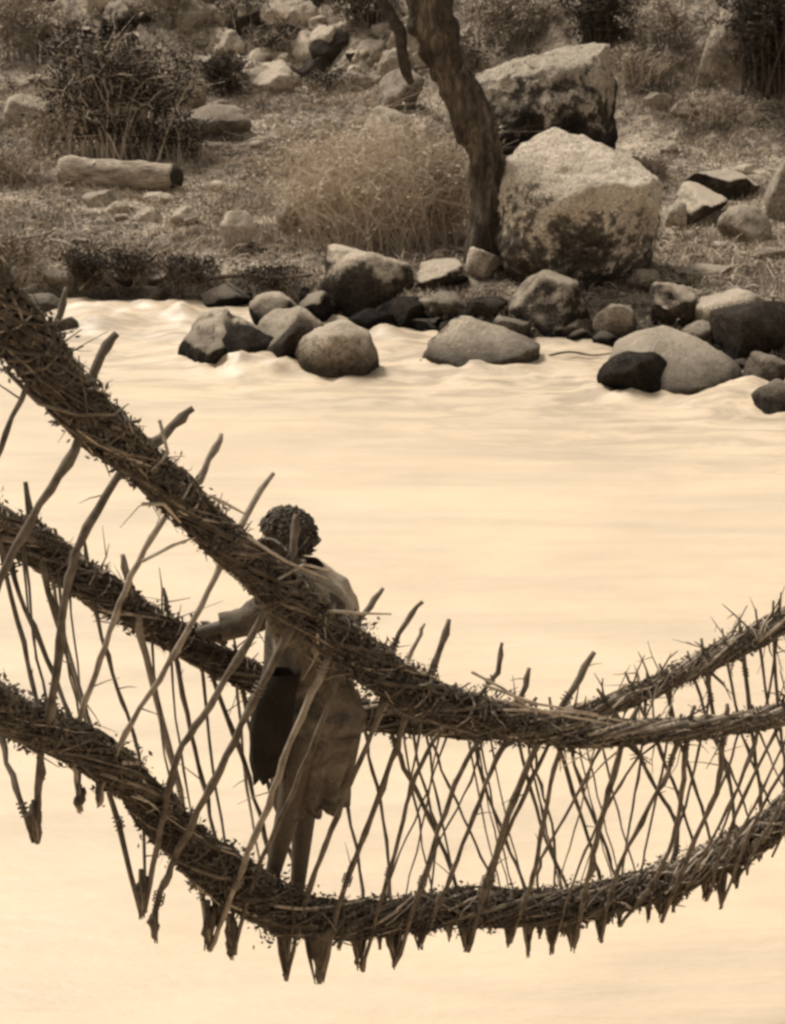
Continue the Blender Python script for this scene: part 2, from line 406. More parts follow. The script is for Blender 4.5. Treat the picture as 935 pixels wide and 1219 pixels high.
rock((38, 312, 92, 348), 'pale', 'pale flat rock on the left bank just above the handrail', cuts=9)
rock((22, 344, 82, 376), 'pale', 'pale rock at the waterline below the flat one on the left', cuts=9, on_water=True)
rock((64, 372, 96, 400), 'grey', 'small washed grey stone in the foam at the left', cuts=9, on_water=True)
rock((798, 214, 874, 266), 'dark', 'dark hollow-fronted rock with a pale slab top on the right slope', cuts=9, seed=93)
rock((856, 240, 924, 288), 'grey', 'rounded grey rock right of the dark hollow-fronted one', cuts=5, soft=.3)
rock((820, 198, 908, 238), 'dark', 'long low ledge behind the dark hollow-fronted rock', cuts=11, deep=.7)
rock((914, 178, 975, 262), 'pale', 'pale upright boulder cut by the right edge of the slope', 'boulder', 'boulder', cuts=7)
rock((792, 238, 818, 272), 'pale', 'small pale stone propped left of the dark hollow-fronted rock', cuts=8)
rock((896, 292, 936, 308), 'pale', 'thin bright flat stone on the right bank', cuts=10, deep=.6)
rock((810, 312, 878, 332), 'grey', 'flat grey stone lying above the black rounded rock', cuts=10)
rock((748, 318, 790, 350), 'grey', 'grey stone in the corner right of the largest boulder', cuts=10)
for b, l in [((97, 224, 144, 246), 'widest flat pale stone under the bleached log'), ((127, 238, 153, 256), 'smallest pale stone below the log, next to the widest'),
             ((170, 227, 207, 243), 'thin pale stone below the dark end of the log'), ((157, 245, 194, 264), 'dull flat stone in the middle of the row below the log'),
             ((203, 244, 238, 269), 'bright roundish stone, rightmost of the row below the log'), ((248, 214, 268, 228), 'tiny pale stone alone right of the log')]:
    rock(b, 'pale', l, 'stone', 'stone', cuts=8, deep=.7)
rock((328, 234, 366, 276), 'pale', 'upright pale rock half hidden at the left of the dry shrub', cuts=9)
rock((262, 248, 306, 298), 'pale', 'pointed pale rock standing alone on the open bank', cuts=11)
rock((425, 122, 502, 192), 'grey', 'rounded grey boulder seen through the top of the dry shrub', 'boulder', 'boulder', cuts=6, soft=.3)
rock((498, 132, 548, 205), 'grey', 'peaked grey rock behind the trunk and dry shrub', cuts=9)
rock((822, -30, 912, 100), 'grey', 'tall leaning pale boulder in the top right corner beside the dark bush', 'boulder', 'boulder', seed=114, cuts=7, tilt=14)
rock((190, 62, 246, 128), 'pale', 'pale cracked rock behind the wiry bush', cuts=10)
rock((298, 74, 350, 112), 'pale', 'long pale rock right of the small dark bush', cuts=8)
rock((392, 82, 452, 108), 'pale', 'pale flat slab at the foot of the rock slide', cuts=10, deep=.6)
rock((448, 78, 506, 134), 'grey', 'peaked rock just left of the tree at the foot of the slide', cuts=9)
rock((366, 28, 404, 78), 'pale', 'bright square block in the middle of the rock slide', cuts=9)
rock((352, 62, 400, 92), 'black', 'black rock directly under the bright square block', cuts=9)
rock((-20, -22, 48, 22), 'pale', 'pale rock in the top left corner', cuts=8)
rock((0, 108, 60, 150), 'pale', 'pale rock at the left edge beside the wiry bush', cuts=8)
rock((212, 118, 300, 165), 'grey', 'low grey rock sunk in grass right of the wiry bush', cuts=6, soft=.3)
rock((768, 108, 800, 130), 'pale', 'small pale rock on the grassy right slope', cuts=8)
rock((798, 116, 838, 140), 'pale', 'pale flat rock beside the small one on the grassy right slope', cuts=8)
rock((784, 166, 808, 182), 'pale', 'little pale stone right of the largest boulder top', cuts=8)
rock((690, -20, 742, 46), 'dark', 'dark upright rock above the crusted boulder', cuts=8)

# the rock slide: every block its own object
r2 = random.Random(5)
for i in range(235):
    if i < 185: px, py = (r2.uniform(235, 505) if i < 150 else r2.uniform(505, 720)), r2.uniform(2, 108)
    else: px, py = r2.uniform(-20, 255), r2.uniform(-25, 60)
    if px > 560 and py > 40: continue
    w = r2.choice([12, 15, 18, 22, 26, 32, 40, 50]); h = w * r2.uniform(.45, .95)
    st = r2.choice(['pale', 'pale', 'grey', 'grey', 'grey', 'dark', 'black'])
    rock((px - w / 2, py - h, px + w / 2, py), st, 'weathered block lying in the rock slide at the top of the slope', 'rock', 'rock', 'rocks of the slide', cuts=13, sub=4, tilt=r2.uniform(-25, 25), bury=.3, rough=.07)
# loose stones on the bank
for i in range(90):
    px = r2.uniform(-10, 945); py = r2.uniform(120, 345)
    if px > 560 and px < 810 and py < 350: continue
    if i > 55: px = r2.uniform(640, 945); py = r2.uniform(255, 400)
    w = r2.uniform(7, 24); h = w * r2.uniform(.35, .65)
    rock((px - w / 2, py - h, px + w / 2, py), r2.choice(['pale', 'grey', 'grey']), 'small loose stone lying on the bank', 'stone', 'stone', 'loose stones on the bank', cuts=7, sub=2, deep=.9)
# cobbles along the waterline
for i in range(100):
    px = r2.uniform(90, 940) if i < 60 else r2.uniform(370, 940); x = (px - 467) * .0105
    p = on_plane(px, interp([(0, 352), (230, 358), (320, 366), (450, 386), (600, 404), (720, 412), (830, 430), (940, 448)], px) + r2.uniform(-14, 6))
    if px < 360 and r2.random() < .6: continue
    w = r2.uniform(10, 42); h = w * r2.uniform(.4, .75)
    py = interp([(0, 352), (230, 358), (320, 366), (450, 386), (600, 404), (720, 412), (830, 430), (940, 448)], px) + r2.uniform(-16, 5)
    rock((px - w / 2, py - h, px + w / 2, py), r2.choice(['black', 'black', 'dark', 'grey']), 'small wet stone wedged along the waterline', 'stone', 'stone', 'wet stones along the waterline', cuts=8, sub=3, deep=.9)

sheet('river', steps([(-160, -8, 20), (-8, 8, 200), (8, 160, 20)]), steps([(-4, 5, 10), (5, 15, 110), (15, 26, 190)]), wave, M['water'])

# ------------------------------------------------------------------ log
def make_log():
    a = hit(70, 222); b = hit(205, 230); b = Vector((b.x, b.y + .05, b.z)); m = pxm(a)
    root = tag(empty('log', (a + b) / 2), 'bleached fallen log with a dark hollow end lying below the wiry bush', 'log')
    up = Vector((0, 0, 1)); pts = []; rad = []
    for i in range(24):
        t = i / 23; p = a.lerp(b, t) + up * (16 * m) + Vector((0, .2, 0)); pts.append(p)
        rad.append(m * (18.5 - 2.2 * t) * (.86 if i == 0 else 1) * (1 + .14 * noise.noise((t * 5, 0, 0))))
    mb = MB(); mb.tube(pts, rad, 22, cap=True, jag=.05); mb.tube([pts[8], pts[8] + Vector((-.05, -.12, .16)), pts[8] + Vector((-.07, -.15, .2))], [.07, .05, .035], 9); mb.tube([pts[15], pts[15] + Vector((.03, -.2, .05))], [.06, .05], 9); mb.build('bole', M['log'], root, True)
    e = pts[-1]; d = (pts[-1] - pts[-2]).normalized(); mb = MB()
    mb.tube([e - d * .02, e + d * .03, e + d * .10, e + d * .17], [rad[-1] * 1.0, rad[-1] * .98, rad[-1] * .8, rad[-1] * .45], 14, jag=.12)
    mb.build('rotten_end', M['rot'], root, True)
make_log()

# ------------------------------------------------------------------ tree with trunk, limb, stub
def smooth_path(pts, n):
    out = []; m = len(pts)
    for i in range(m - 1):
        p0 = pts[max(0, i - 1)]; p1 = pts[i]; p2 = pts[i + 1]; p3 = pts[min(m - 1, i + 2)]
        for k in range(n):
            t = k / n
            out.append(.5 * ((2 * p1) + (-p0 + p2) * t + (2 * p0 - 5 * p1 + 4 * p2 - p3) * t * t + (-p0 + 3 * p1 - 3 * p2 + p3) * t * t * t))
    out.append(pts[-1]); return out
def limb(mb, P, n=5, sides=14, rough=.2, Yb=None):
    pts = smooth_path([at(x, y, Y) for x, y, Y, w in P], n); rs = smooth_path([Vector((w, 0, 0)) for x, y, Y, w in P], n)
    b = len(mb.v)
    mb.tube(pts, [r.x * pxm(p) / 2 for r, p in zip(rs, pts)], sides)
    for i in range(b, len(mb.v)):
        v = Vector(mb.v[i]); c = min(pts, key=lambda q: (q - v).length_squared); d = v - c
        mb.v[i] = tuple(c + d * (1 + rough * noise.noise(v * 4) * 1.6 + rough * noise.noise((v.x * 14, v.y * 14, v.z * 3))))
def make_tree():
    Y = hit(582, 318).y + .1
    root = tag(empty('tree', at(582, 318, Y)), 'leaning grey barked tree beside the largest boulder, forked with a broken stub', 'tree')
    mb = MB(); limb(mb, [(582, 330, Y, 60), (581, 308, Y, 50), (581, 270, Y, 44), (582, 220, Y, 43), (573, 170, Y, 45), (556, 125, Y, 46), (537, 85, Y, 46), (520, 45, Y, 52), (510, 5, Y, 52), (502, -60, Y, 46), (485, -150, Y, 40)], 5, 22)
    mb.build('trunk', M['bark'], root, True)
    mb = MB(); limb(mb, [(542, 104, Y - .16, 8), (543, 76, Y - .2, 16), (538, 46, Y - .22, 18), (530, 8, Y - .32, 20), (545, -60, Y - .3, 18), (570, -130, Y - .2, 10)]); mb.build('limb', M['bark_dark'], root, True)
    mb = MB(); limb(mb, [(490, 99, Y - .25, 7), (484, 86, Y - .27, 13), (479, 60, Y - .28, 15), (477, 40, Y - .25, 14), (466, 20, Y - .2, 13), (452, -10, Y - .1, 13), (440, -70, Y, 8)]); mb.build('limb', M['bark_dark'], root, True)
    mb = MB()
    for k in range(26):
        p = at(rnd.uniform(440, 600), rnd.uniform(-190, -60), Y + rnd.uniform(-.6, .8))
        for j in range(24): mb.leaf(p + Vector((rnd.gauss(0, .22), rnd.gauss(0, .22), rnd.gauss(0, .15))), rnd.uniform(.03, .06))
    mb.build('crown', M['leaf_mid'], root)
make_tree()

# ------------------------------------------------------------------ shrubs
def wiry(root_p, n, height, spread, mats, name, label, cat='bush', leaves=0, leaf=.03, thick=.012, curl=.4, leafmat=None, group=None):
    root = tag(empty(name, root_p), label, cat, group); mb = MB(); lf = MB()
    for i in range(n):
        a = rnd.uniform(0, 2 * math.pi); sprd = spread * rnd.uniform(.1, 1) ; h = height * rnd.uniform(.45, 1.05) * (1 - .35 * (sprd / spread) ** 2)
        p = Vector((root_p.x + rnd.gauss(0, spread * .33), root_p.y + rnd.gauss(0, spread * .25), root_p.z - .05))
        tip = Vector((p.x + math.cos(a) * sprd, p.y + math.sin(a) * sprd * .7, p.z + h))
        pts = []; K = 7; c1 = Vector((rnd.gauss(0, 1), rnd.gauss(0, 1), rnd.gauss(0, .5))) * curl * .3 * height
        for k in range(K):
            t = k / (K - 1); q = p.lerp(tip, t); q += Vector((0, 0, 1)) * (height * .22 * math.sin(t * math.pi)) + c1 * math.sin(t * math.pi * 1.3) * t
            pts.append(q)
        r = thick * rnd.uniform(.6, 1.4); mb.tube(pts, [r * (1 - .8 * k / (K - 1)) for k in range(K)], 4, cap=False)
        for _ in range(4):
            k = rnd.randint(1, K - 2); d = Vector((rnd.gauss(0, 1), rnd.gauss(0, 1), rnd.uniform(-.2, 1))).normalized() * height * rnd.uniform(.12, .3)
            mid = pts[k] + d * .5 + Vector((rnd.gauss(0, .03), 0, rnd.gauss(0, .03)))
            mb.tube([pts[k], mid, pts[k] + d], [r * .5, r * .4, r * .15], 3, cap=False)
            for _ in range(leaves):
                lf.leaf(pts[k] + d * rnd.uniform(.1, 1.1) + Vector((rnd.gauss(0, .05), rnd.gauss(0, .05), rnd.gauss(0, .05))), leaf * rnd.uniform(.6, 1.4))
    mb.build('branches', mats, root)
    root.children[0]['kind'] = 'stuff'
    if leaves: f = lf.build('foliage', leafmat, root); f['kind'] = 'stuff'
    return root
def gp(px, py): return hit(px, py)
wiry(gp(140, 186), 190, 2.4, 1.35, M['dry_twig'], 'bush', 'tall dark wiry bush with bare pale branches behind the bleached log', leaves=20, leaf=.04, leafmat=M['leaf_dark'], thick=.016)
wiry(gp(212, 190), 50, .8, .6, M['dry_twig'], 'bush', 'low dark bush filling the foot of the wiry bush on its right', leaves=10, leaf=.035, leafmat=M['leaf_dark'])
wiry(gp(60, 185), 50, 1.0, .7, M['dry_twig'], 'bush', 'loose grey bush left of the wiry bush', leaves=8, leaf=.035, leafmat=M['leaf_mid'])
wiry(gp(268, 112), 60, 1.0, .55, M['twig_mid'], 'bush', 'small round dark bush below the rock slide', leaves=14, leaf=.035, leafmat=M['leaf_dark'])
wiry(gp(455, 292), 420, 2.05, 1.35, M['dry_twig'], 'shrub', 'wide bare dry shrub of tangled pale twigs left of the tree', 'shrub', leaves=1, leaf=.03, leafmat=M['grass_a'], thick=.0065, curl=1.3)
wiry(gp(390, 275), 260, 1.5, 1.0, M['dry_twig'], 'shrub', 'lower dry shrub of arching twigs joining the left of the wide one', 'shrub', leaves=1, leaf=.03, leafmat=M['grass_a'], thick=.0065, curl=1.3)
wiry(gp(525, 285), 170, 1.7, .6, M['dry_twig'], 'shrub', 'narrow dry shrub standing right against the trunk', 'shrub', leaves=3, leaf=.03, leafmat=M['grass_b'], thick=.008, curl=.6)
wiry(gp(925, 108), 110, 2.6, 1.0, M['twig_dark'], 'bush', 'tall black bush in the top right corner', leaves=16, leaf=.05, leafmat=M['leaf_dark'], thick=.02)
wiry(gp(712, 62), 70, 1.7, .8, M['twig_dark'], 'bush', 'dark bush on the slope above the crusted boulder', leaves=12, leaf=.045, leafmat=M['leaf_dark'])
wiry(gp(610, 52), 70, 1.4, 1.3, M['twig_mid'], 'bush', 'spreading dull bush right of the tree fork', leaves=10, leaf=.045, leafmat=M['leaf_mid'])
wiry(gp(30, 70), 80, 1.6, 1.5, M['twig_mid'], 'bush', 'grey bush high at the left edge of the slope', leaves=9, leaf=.045, leafmat=M['leaf_mid'])
wiry(gp(440, 30), 50, 1.2, .9, M['twig_mid'], 'bush', 'dull bush among the slide rocks left of the tree fork', leaves=9, leaf=.045, leafmat=M['leaf_dark'])
wiry(gp(215, 30), 60, 1.2, 1.0, M['twig_mid'], 'bush', 'dull bush above the pale cracked rock', leaves=9, leaf=.045, leafmat=M['leaf_mid'])
wiry(gp(800, 60), 50, 1.0, .9, M['twig_mid'], 'bush', 'thin grey bush left of the leaning boulder', leaves=8, leaf=.04, leafmat=M['leaf_mid'])
for px, py, h, s, lab in [(330, 60, .8, .6, 'dark low scrub growing between the slide blocks, middle of the slide'), (395, 112, .6, .7, 'scrub at the foot of the slide below the pale flat slab'), (290, 30, .9, .7, 'dark scrub at the top of the slide right of the wiry bush'),
                        (560, 90, .9, .6, 'scrub squeezed between tree and crusted boulder'), (770, 215, .5, .4, 'small weed tuft between largest boulder and dark hollow-fronted rock'), (760, 95, .7, .9, 'low scrub right of the crusted boulder'), (860, 140, .6, .9, 'low scrub on the grassy right slope'), (10, 215, .6, .7, 'grey scrub left of the bleached log'), (330, 205, .5, .8, 'thin scrub on the open bank left of the dry shrub')]:
    wiry(gp(px, py), 46, h, s, M['dry_twig'], 'scrub', lab, 'plant', leaves=7, leaf=.035, leafmat=M['leaf_dark' if py < 130 and px < 600 else 'leaf_mid'], thick=.009, curl=.8)
# bank-edge clumps
for px, py, h, s, lm, lab in [(100, 335, .6, .32, 'leaf_dark', 'dark leafy clump on the bank edge right of the pale flat rock'), (15, 312, .45, .6, 'leaf_mid', 'leafy clump at the left edge of the bank'),
                              (150, 326, .38, .6, 'leaf_dark', 'first low dark clump hanging over the left bank edge'), (225, 330, .36, .6, 'leaf_dark', 'middle low dark clump hanging over the left bank edge'),
                              (320, 336, .3, .6, 'leaf_dark', 'low dark clump on the bank edge left of the bulky boulder')]:
    wiry(gp(px, py), 45, h, s, M['twig_dark'], 'bush', lab, 'plant', leaves=7, leaf=.03, leafmat=M[lm], thick=.007)

# ------------------------------------------------------------------ ground cover
def cover(name, n, hgt, wdt, mats, dens, x0, x1, y0, y1, flat=False, lab=None, cat='grass'):
    mb = MB(); k = 0; tries = 0
    while k < n and tries < n * 8:
        tries += 1; x = rnd.uniform(x0, x1); y = y0 + (y1 - y0) * rnd.random() ** 1.5
        d = y - bank_y(x)
        if d < .12 or abs(x) > .27 * y + 1.2: continue
        v = noise.noise((x * .55, y * .55, 3)) + .7 * noise.noise((x * 1.9, y * 1.9, 7))
        if v + rnd.uniform(-.35, .35) < dens: continue
        k += 1; z = ground(x, y)
        if flat:
            p = Vector((x, y, z + .015)); mb.leaf(p, wdt * rnd.uniform(.5, 1.6), rnd.randint(0, len(mats) - 1))
        else:
            a = rnd.uniform(0, 6.28); h = hgt * rnd.uniform(.4, 1.3); l = h * rnd.uniform(.1, .9)
            tip = (x + math.cos(a) * l, y + math.sin(a) * l, z + h * .85); mid = (x + math.cos(a) * l * .3, y + math.sin(a) * l * .3, z + h * .55)
            mb.blade((x, y, z - .02), tip, wdt, mid, rnd.randint(0, len(mats) - 1))
    o = mb.build(name, mats); tag(o, lab, cat, kind='stuff')
cover('grass', 62000, .12, .0065, [M['grass_a'], M['grass_b'], M['grass_b']], .0, -9, 10, 18, 42, lab='short dry grass over the far bank')
cover('leaf_litter', 26000, .1, .03, [M['grass_a'], M['grass_b'], M['leaf_dark'], M['pale'], M['leaf_dark']], -.5, -9, 10, 18, 42, flat=True, lab='leaf litter and grit scattered on the far bank', cat='leaf litter')

def brush(n):
    mb = MB()
    for i in range(n):
        y = 18 + 22 * rnd.random() ** 1.4; x = rnd.uniform(-1, 1) * (.27 * y + 1)
        if y - bank_y(x) < .3 or noise.noise((x * .8, y * .8, 12)) < rnd.uniform(-.3, .25): continue
        z = ground(x, y); a = rnd.uniform(0, 6.28); l = rnd.uniform(.08, .4); e = abs(rnd.gauss(0, .3))
        d = Vector((math.cos(a), math.sin(a), e)) * l; p = Vector((x, y, z + .02))
        mb.tube([p, p + d * .5 + Vector((0, 0, rnd.uniform(0, .07))), p + d], [.007, .006, .003], 3, cap=False, mi=rnd.randint(0, 3))
    tag(mb.build('brushwood', [M['dry_twig'], M['twig_dark'], M['twig_mid'], M['grass_a']]), 'fallen twigs and dead stalks tangled over the far bank', 'brushwood', kind='stuff')
brush(16000)

# driftwood sticks lying along the left bank
for i, (a, b, w, lab) in enumerate([((95, 350), (150, 300), 4, 'thin driftwood stick standing out of the left bank clump'), ((240, 338), (372, 334), 6, 'long dark driftwood pole lying along the bank edge'),
                     ((60, 290), (118, 312), 4, 'pale driftwood stick on the left bank'), ((0, 300), (70, 278), 5, 'pale stick lying at the far left of the bank'), ((500, 430), (650, 424), 4, 'dark stick lying in the water in front of the broad slab'),
                     ((650, 424), (730, 420), 3, 'thin stick afloat between the slab and the leaf shaped rock'), ((20, 108), (85, 92), 5, 'grey fallen branch left of the wiry bush')]):
    pa, pb = (on_plane(*a, .06), on_plane(*b, .06)) if a[1] > 400 else (hit(*a) + Vector((0, 0, .06)), hit(*b) + Vector((0, 0, .08)))
    if i == 0: pb = at(b[0], b[1], pa.y + .1)
    mb = MB(); m = pxm(pa); pts = smooth_path([pa, pa.lerp(pb, .35) + Vector((0, 0, .04)), pa.lerp(pb, .7) - Vector((0, 0, .02)), pb], 4)
    mb.tube(pts, [m * w / 2 * (1 - .5 * k / len(pts)) for k in range(len(pts))], 7, jag=.08)
    tag(mb.build('driftwood', M['twig_dark'] if i in (1, 4, 5) else M['stick_pale'], None, True), lab, 'driftwood')

# ------------------------------------------------------------------ the twig bridge
Yn = [(-200, 4.0), (0, 4.75), (100, 5.15), (300, 6.0), (400, 6.35), (600, 6.9), (800, 7.25), (935, 7.45), (1200, 8.0)]
Yw = [(-200, 4.6), (0, 5.4), (200, 6.2), (400, 6.85), (600, 7.35), (800, 7.7), (935, 7.95), (1200, 8.5)]
Yf = [(-200, 5.6), (0, 6.3), (200, 7.0), (400, 7.5), (600, 7.95), (800, 8.3), (935, 8.55), (1200, 9.1)]
KB = .885
Yn, Yw, Yf = [[(a, b * KB) for a, b in t] for t in (Yn, Yw, Yf)]
NEAR = [(-240, 60, 80), (-120, 210, 82), (-40, 312, 84), (0, 362, 84), (50, 428, 82), (100, 486, 76), (150, 535, 66), (200, 578, 62), (250, 628, 60), (300, 672, 64), (350, 715, 66), (400, 757, 70), (450, 797, 68), (500, 826, 66),
        (550, 846, 60), (600, 858, 56), (650, 868, 52), (700, 872, 44), (750, 871, 38), (800, 869, 34), (860, 864, 30), (935, 850, 30), (1020, 825, 30), (1140, 775, 30), (1300, 690, 28)]
FAR = [(-260, 480, 56), (-120, 555, 58), (-40, 600, 58), (0, 626, 58), (50, 655, 58), (100, 690, 58), (150, 722, 54), (200, 752, 52), (250, 782, 48), (300, 806, 44), (350, 830, 38), (400, 845, 40), (450, 853, 44), (520, 860, 42), (580, 868, 34),
       (640, 862, 30), (690, 850, 28), (740, 834, 30), (790, 812, 30), (840, 787, 32), (890, 762, 34), (935, 738, 38), (1000, 700, 38), (1120, 620, 36), (1300, 480, 32)]
WALK = [(-240, 690, 60), (-120, 760, 62), (-40, 815, 62), (0, 843, 60), (50, 866, 60), (100, 888, 62), (150, 925, 62), (200, 980, 66), (250, 1028, 70), (300, 1062, 74), (350, 1088, 70), (400, 1096, 58), (450, 1092, 56), (500, 1086, 56), (550, 1080, 56),
        (600, 1080, 58), (650, 1080, 56), (700, 1074, 54), (750, 1062, 52), (800, 1046, 52), (850, 1024, 52), (900, 996, 52), (935, 968, 50), (1000, 915, 48), (1140, 810, 46), (1300, 690, 44)]
bridge = tag(empty('suspension_bridge', at(400, 1096, 6.85 * .885)), 'rough hanging footbridge woven of twigs and sticks over the white river', 'bridge')

def cable(name, tab, Yt, density, bright):
    pts = smooth_path([at(x, y, interp(Yt, x)) for x, y, w in tab], 10)
    rad = [v.x * .78 * (1 + .16 * noise.noise((i * .13, v.x * 40, 2))) for i, v in enumerate(smooth_path([Vector((w * pxm(at(x, y, interp(Yt, x))) / 2, 0, 0)) for x, y, w in tab], 10))]
    # resample
    L = [0]
    for a, b in zip(pts, pts[1:]): L.append(L[-1] + (b - a).length)
    def P(s):
        s = max(0, min(L[-1] - 1e-4, s)); i = 0
        lo, hi = 0, len(L) - 1
        while hi - lo > 1:
            m = (lo + hi) // 2
            if L[m] <= s: lo = m
            else: hi = m
        t = (s - L[lo]) / (L[hi] - L[lo]); return pts[lo].lerp(pts[hi], t), rad[lo] + (rad[hi] - rad[lo]) * t
    n = int(L[-1] / .022); core = MB(); cps = []; crs = []
    for i in range(n):
        p, r = P(L[-1] * i / (n - 1)); cps.append(p); crs.append(r * .6)
    core.tube(cps, crs, 20)
    for i in range(len(core.v)):
        c = cps[min(n - 1, i // 20)]; v = Vector(core.v[i]); d = v - c
        core.v[i] = tuple(c + d * (1 + .34 * noise.noise(v * 11) + .2 * noise.noise(v * 30) + .15 * noise.noise(v * 5)))
    co = core.build(name, M['core'], bridge, True)
    tw = MB()
    def frame(s):
        p, r = P(s); q, _ = P(s + .03); d = (q - p).normalized(); u = d.cross(Vector((0, 0, 1))).normalized(); w = u.cross(d); return p, r, d, u, w
    N = int(L[-1] * density)
    for i in range(N):
        s0 = rnd.uniform(0, L[-1]); ln = rnd.uniform(.05, .26) if rnd.random() < .85 else rnd.uniform(.2, .5); a0 = rnd.uniform(0, 6.283); tw_ = rnd.choice([1, 1, -1]) * rnd.uniform(1, 12)
        K = 5; path = []; fl0 = max(0, rnd.gauss(0, .16)) ; fl1 = max(0, rnd.gauss(.08, .26)); lift = rnd.uniform(.66, 1.08)
        if rnd.random() < .12: fl1 += rnd.uniform(.1, .6)
        for k in range(K):
            t = k / (K - 1); p, r, d, u, w = frame(s0 + ln * t); a = a0 + tw_ * ln * t
            f = lift + fl1 * max(0, t - .6) / .4 * 1.0 + fl0 * max(0, .3 - t) / .3 * 1.0
            path.append(p + (u * math.cos(a) + w * math.sin(a)) * r * f + Vector((rnd.gauss(0, .003), rnd.gauss(0, .003), rnd.gauss(0, .003))))
        long_ = rnd.random() < .3
        if long_:
            ln = rnd.uniform(.35, .9); K = 9; path = []; tw_ = rnd.uniform(2, 6); wob = rnd.uniform(0, 9)
            for k in range(K):
                t = k / (K - 1); p, r, d, u, w = frame(s0 + ln * t); a = a0 + tw_ * ln * t
                path.append(p + (u * math.cos(a) + w * math.sin(a)) * r * (lift * .95 + .16 * noise.noise((wob, t * 5, 0)) + (fl1 * .6 if k == K - 1 else 0)))
        th = rnd.choice([.0015, .002, .003, .004, .006]) * rnd.uniform(.8, 1.2)
        if long_: th = rnd.uniform(.004, .010)
        topside = math.sin(a0) > .0
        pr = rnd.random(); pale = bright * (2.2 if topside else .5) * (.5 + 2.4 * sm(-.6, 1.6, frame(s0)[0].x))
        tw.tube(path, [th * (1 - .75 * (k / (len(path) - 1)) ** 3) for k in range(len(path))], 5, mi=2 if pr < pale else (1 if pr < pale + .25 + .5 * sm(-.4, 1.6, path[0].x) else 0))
    # lashing: vines wound steeply round the bundle
    s = .1
    while s < L[-1] - .1:
        path = []; a0 = rnd.uniform(0, 6.28); turns = rnd.uniform(1.0, 1.8); K = 14; adv = rnd.uniform(.05, .16)
        for k in range(K):
            t = k / (K - 1); p, r, d, u, w = frame(s + adv * t); a = a0 + turns * 6.283 * t
            path.append(p + (u * math.cos(a) + w * math.sin(a)) * r * (.92 + .1 * rnd.random()))
        th = rnd.uniform(.003, .006); tw.tube(path, th, 5, mi=rnd.choice([0, 1, 1, 2]) if bright > .1 else rnd.choice([0, 0, 1])); s += rnd.uniform(.07, .2)
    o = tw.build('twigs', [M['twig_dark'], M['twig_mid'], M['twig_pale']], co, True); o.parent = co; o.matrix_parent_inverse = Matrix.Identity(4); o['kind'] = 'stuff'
    ms = MB()
    for i in range(int(L[-1] * density * 14)):
        p, r, d, u, w = frame(rnd.uniform(0, L[-1])); a = rnd.uniform(0, 6.283); q = r * (.74 + abs(rnd.gauss(0, .2)) * (1.1 + 1.9 * noise.noise(p * 7)))
        ms.leaf(p + (u * math.cos(a) + w * math.sin(a)) * q, rnd.uniform(.004, .017))
    o = ms.build('leaf_scraps', M['moss'], co); o.matrix_parent_inverse = Matrix.Identity(4); o['kind'] = 'stuff'
    return co
nr = cable('handrail', NEAR, Yn, 230, .12); nr['label'] = 'thick near handrail of bundled dark twigs'
fr = cable('handrail', FAR, Yf, 190, .16); fr['label'] = 'thinner far handrail passing behind the person'
wk = cable('walkway', WALK, Yw, 240, .10)

def stick(P, w, pale=False, far=False, depth_of=None, name='stick'):
    tab = Yf if far else Yn
    n = len(P); L = [0]
    for a, b in zip(P, P[1:]): L.append(L[-1] + math.hypot(b[0] - a[0], b[1] - a[1]))
    Yt = interp(tab, P[0][0]) + (.0 if far else -.0)
    off = .10 if not far else -.10
    xb, yb = P[-1]; Yb = interp(Yw, xb) - off * .3
    pts = []
    # where the rail crosses this stick the depth equals that of the rail's camera or back side
    for (x, y), l in zip(P, L):
        t = l / L[-1]; Y = Yt + (Yb - Yt) * t; Y -= (.11 if not far else -.09) * math.sin(min(1, t * 1.15) * math.pi) + (0 if far else .0)
        pts.append(at(x, y, Y))
    pts = smooth_path(pts, 5); m = len(pts); mb = MB()
    k = w / 2; 
    jj = [noise.noise((P[0][0] * .37, i * .9, w)) for i in range(m)]
    pts = [p + Vector((j, 0, 0)) * .011 for p, j in zip(pts, jj)]; node = rnd.randint(3, 6)
    mb.tube(pts, [pxm(p) * k * .9 * min(1, .62 + .16 * i) * (1.0 - .3 * i / m) * (1 + .3 * jj[i]) * (1.28 if i % node == 2 and 0 < i < m - 4 else 1) for i, p in enumerate(pts)], 8)
    if w > 5:      # side spurs
        for _ in range(rnd.randint(1, 4)):
            i = rnd.randint(2, m - 3); d = Vector((rnd.gauss(0, 1), rnd.gauss(0, .4), rnd.gauss(.3, .8))).normalized() * rnd.uniform(.02, .16)
            mb.tube([pts[i], pts[i] + d * .6 + Vector((0, 0, .005)), pts[i] + d], [.003, .002, .001], 4)
    if w > 5:      # bark ties wound round the stick where it meets rail and walkway
        for c in (int(m * .22), int(m * .8)):
            c = max(1, min(m - 2, c)); d = (pts[c + 1] - pts[c - 1]).normalized(); u_ = d.orthogonal().normalized(); w_ = d.cross(u_); rr = pxm(pts[c]) * k * 1.25; K_ = 22
            tp = [pts[c] + d * (.05 * (j / K_ - .5) + .008 * noise.noise((j, w, 0))) + (u_ * math.cos(j * .9) + w_ * math.sin(j * .9)) * rr for j in range(K_)]
            mb.tube(tp, .0032, 4)
    return mb.build(name, M['stick_pale'] if pale else M['stick'], bridge, True)
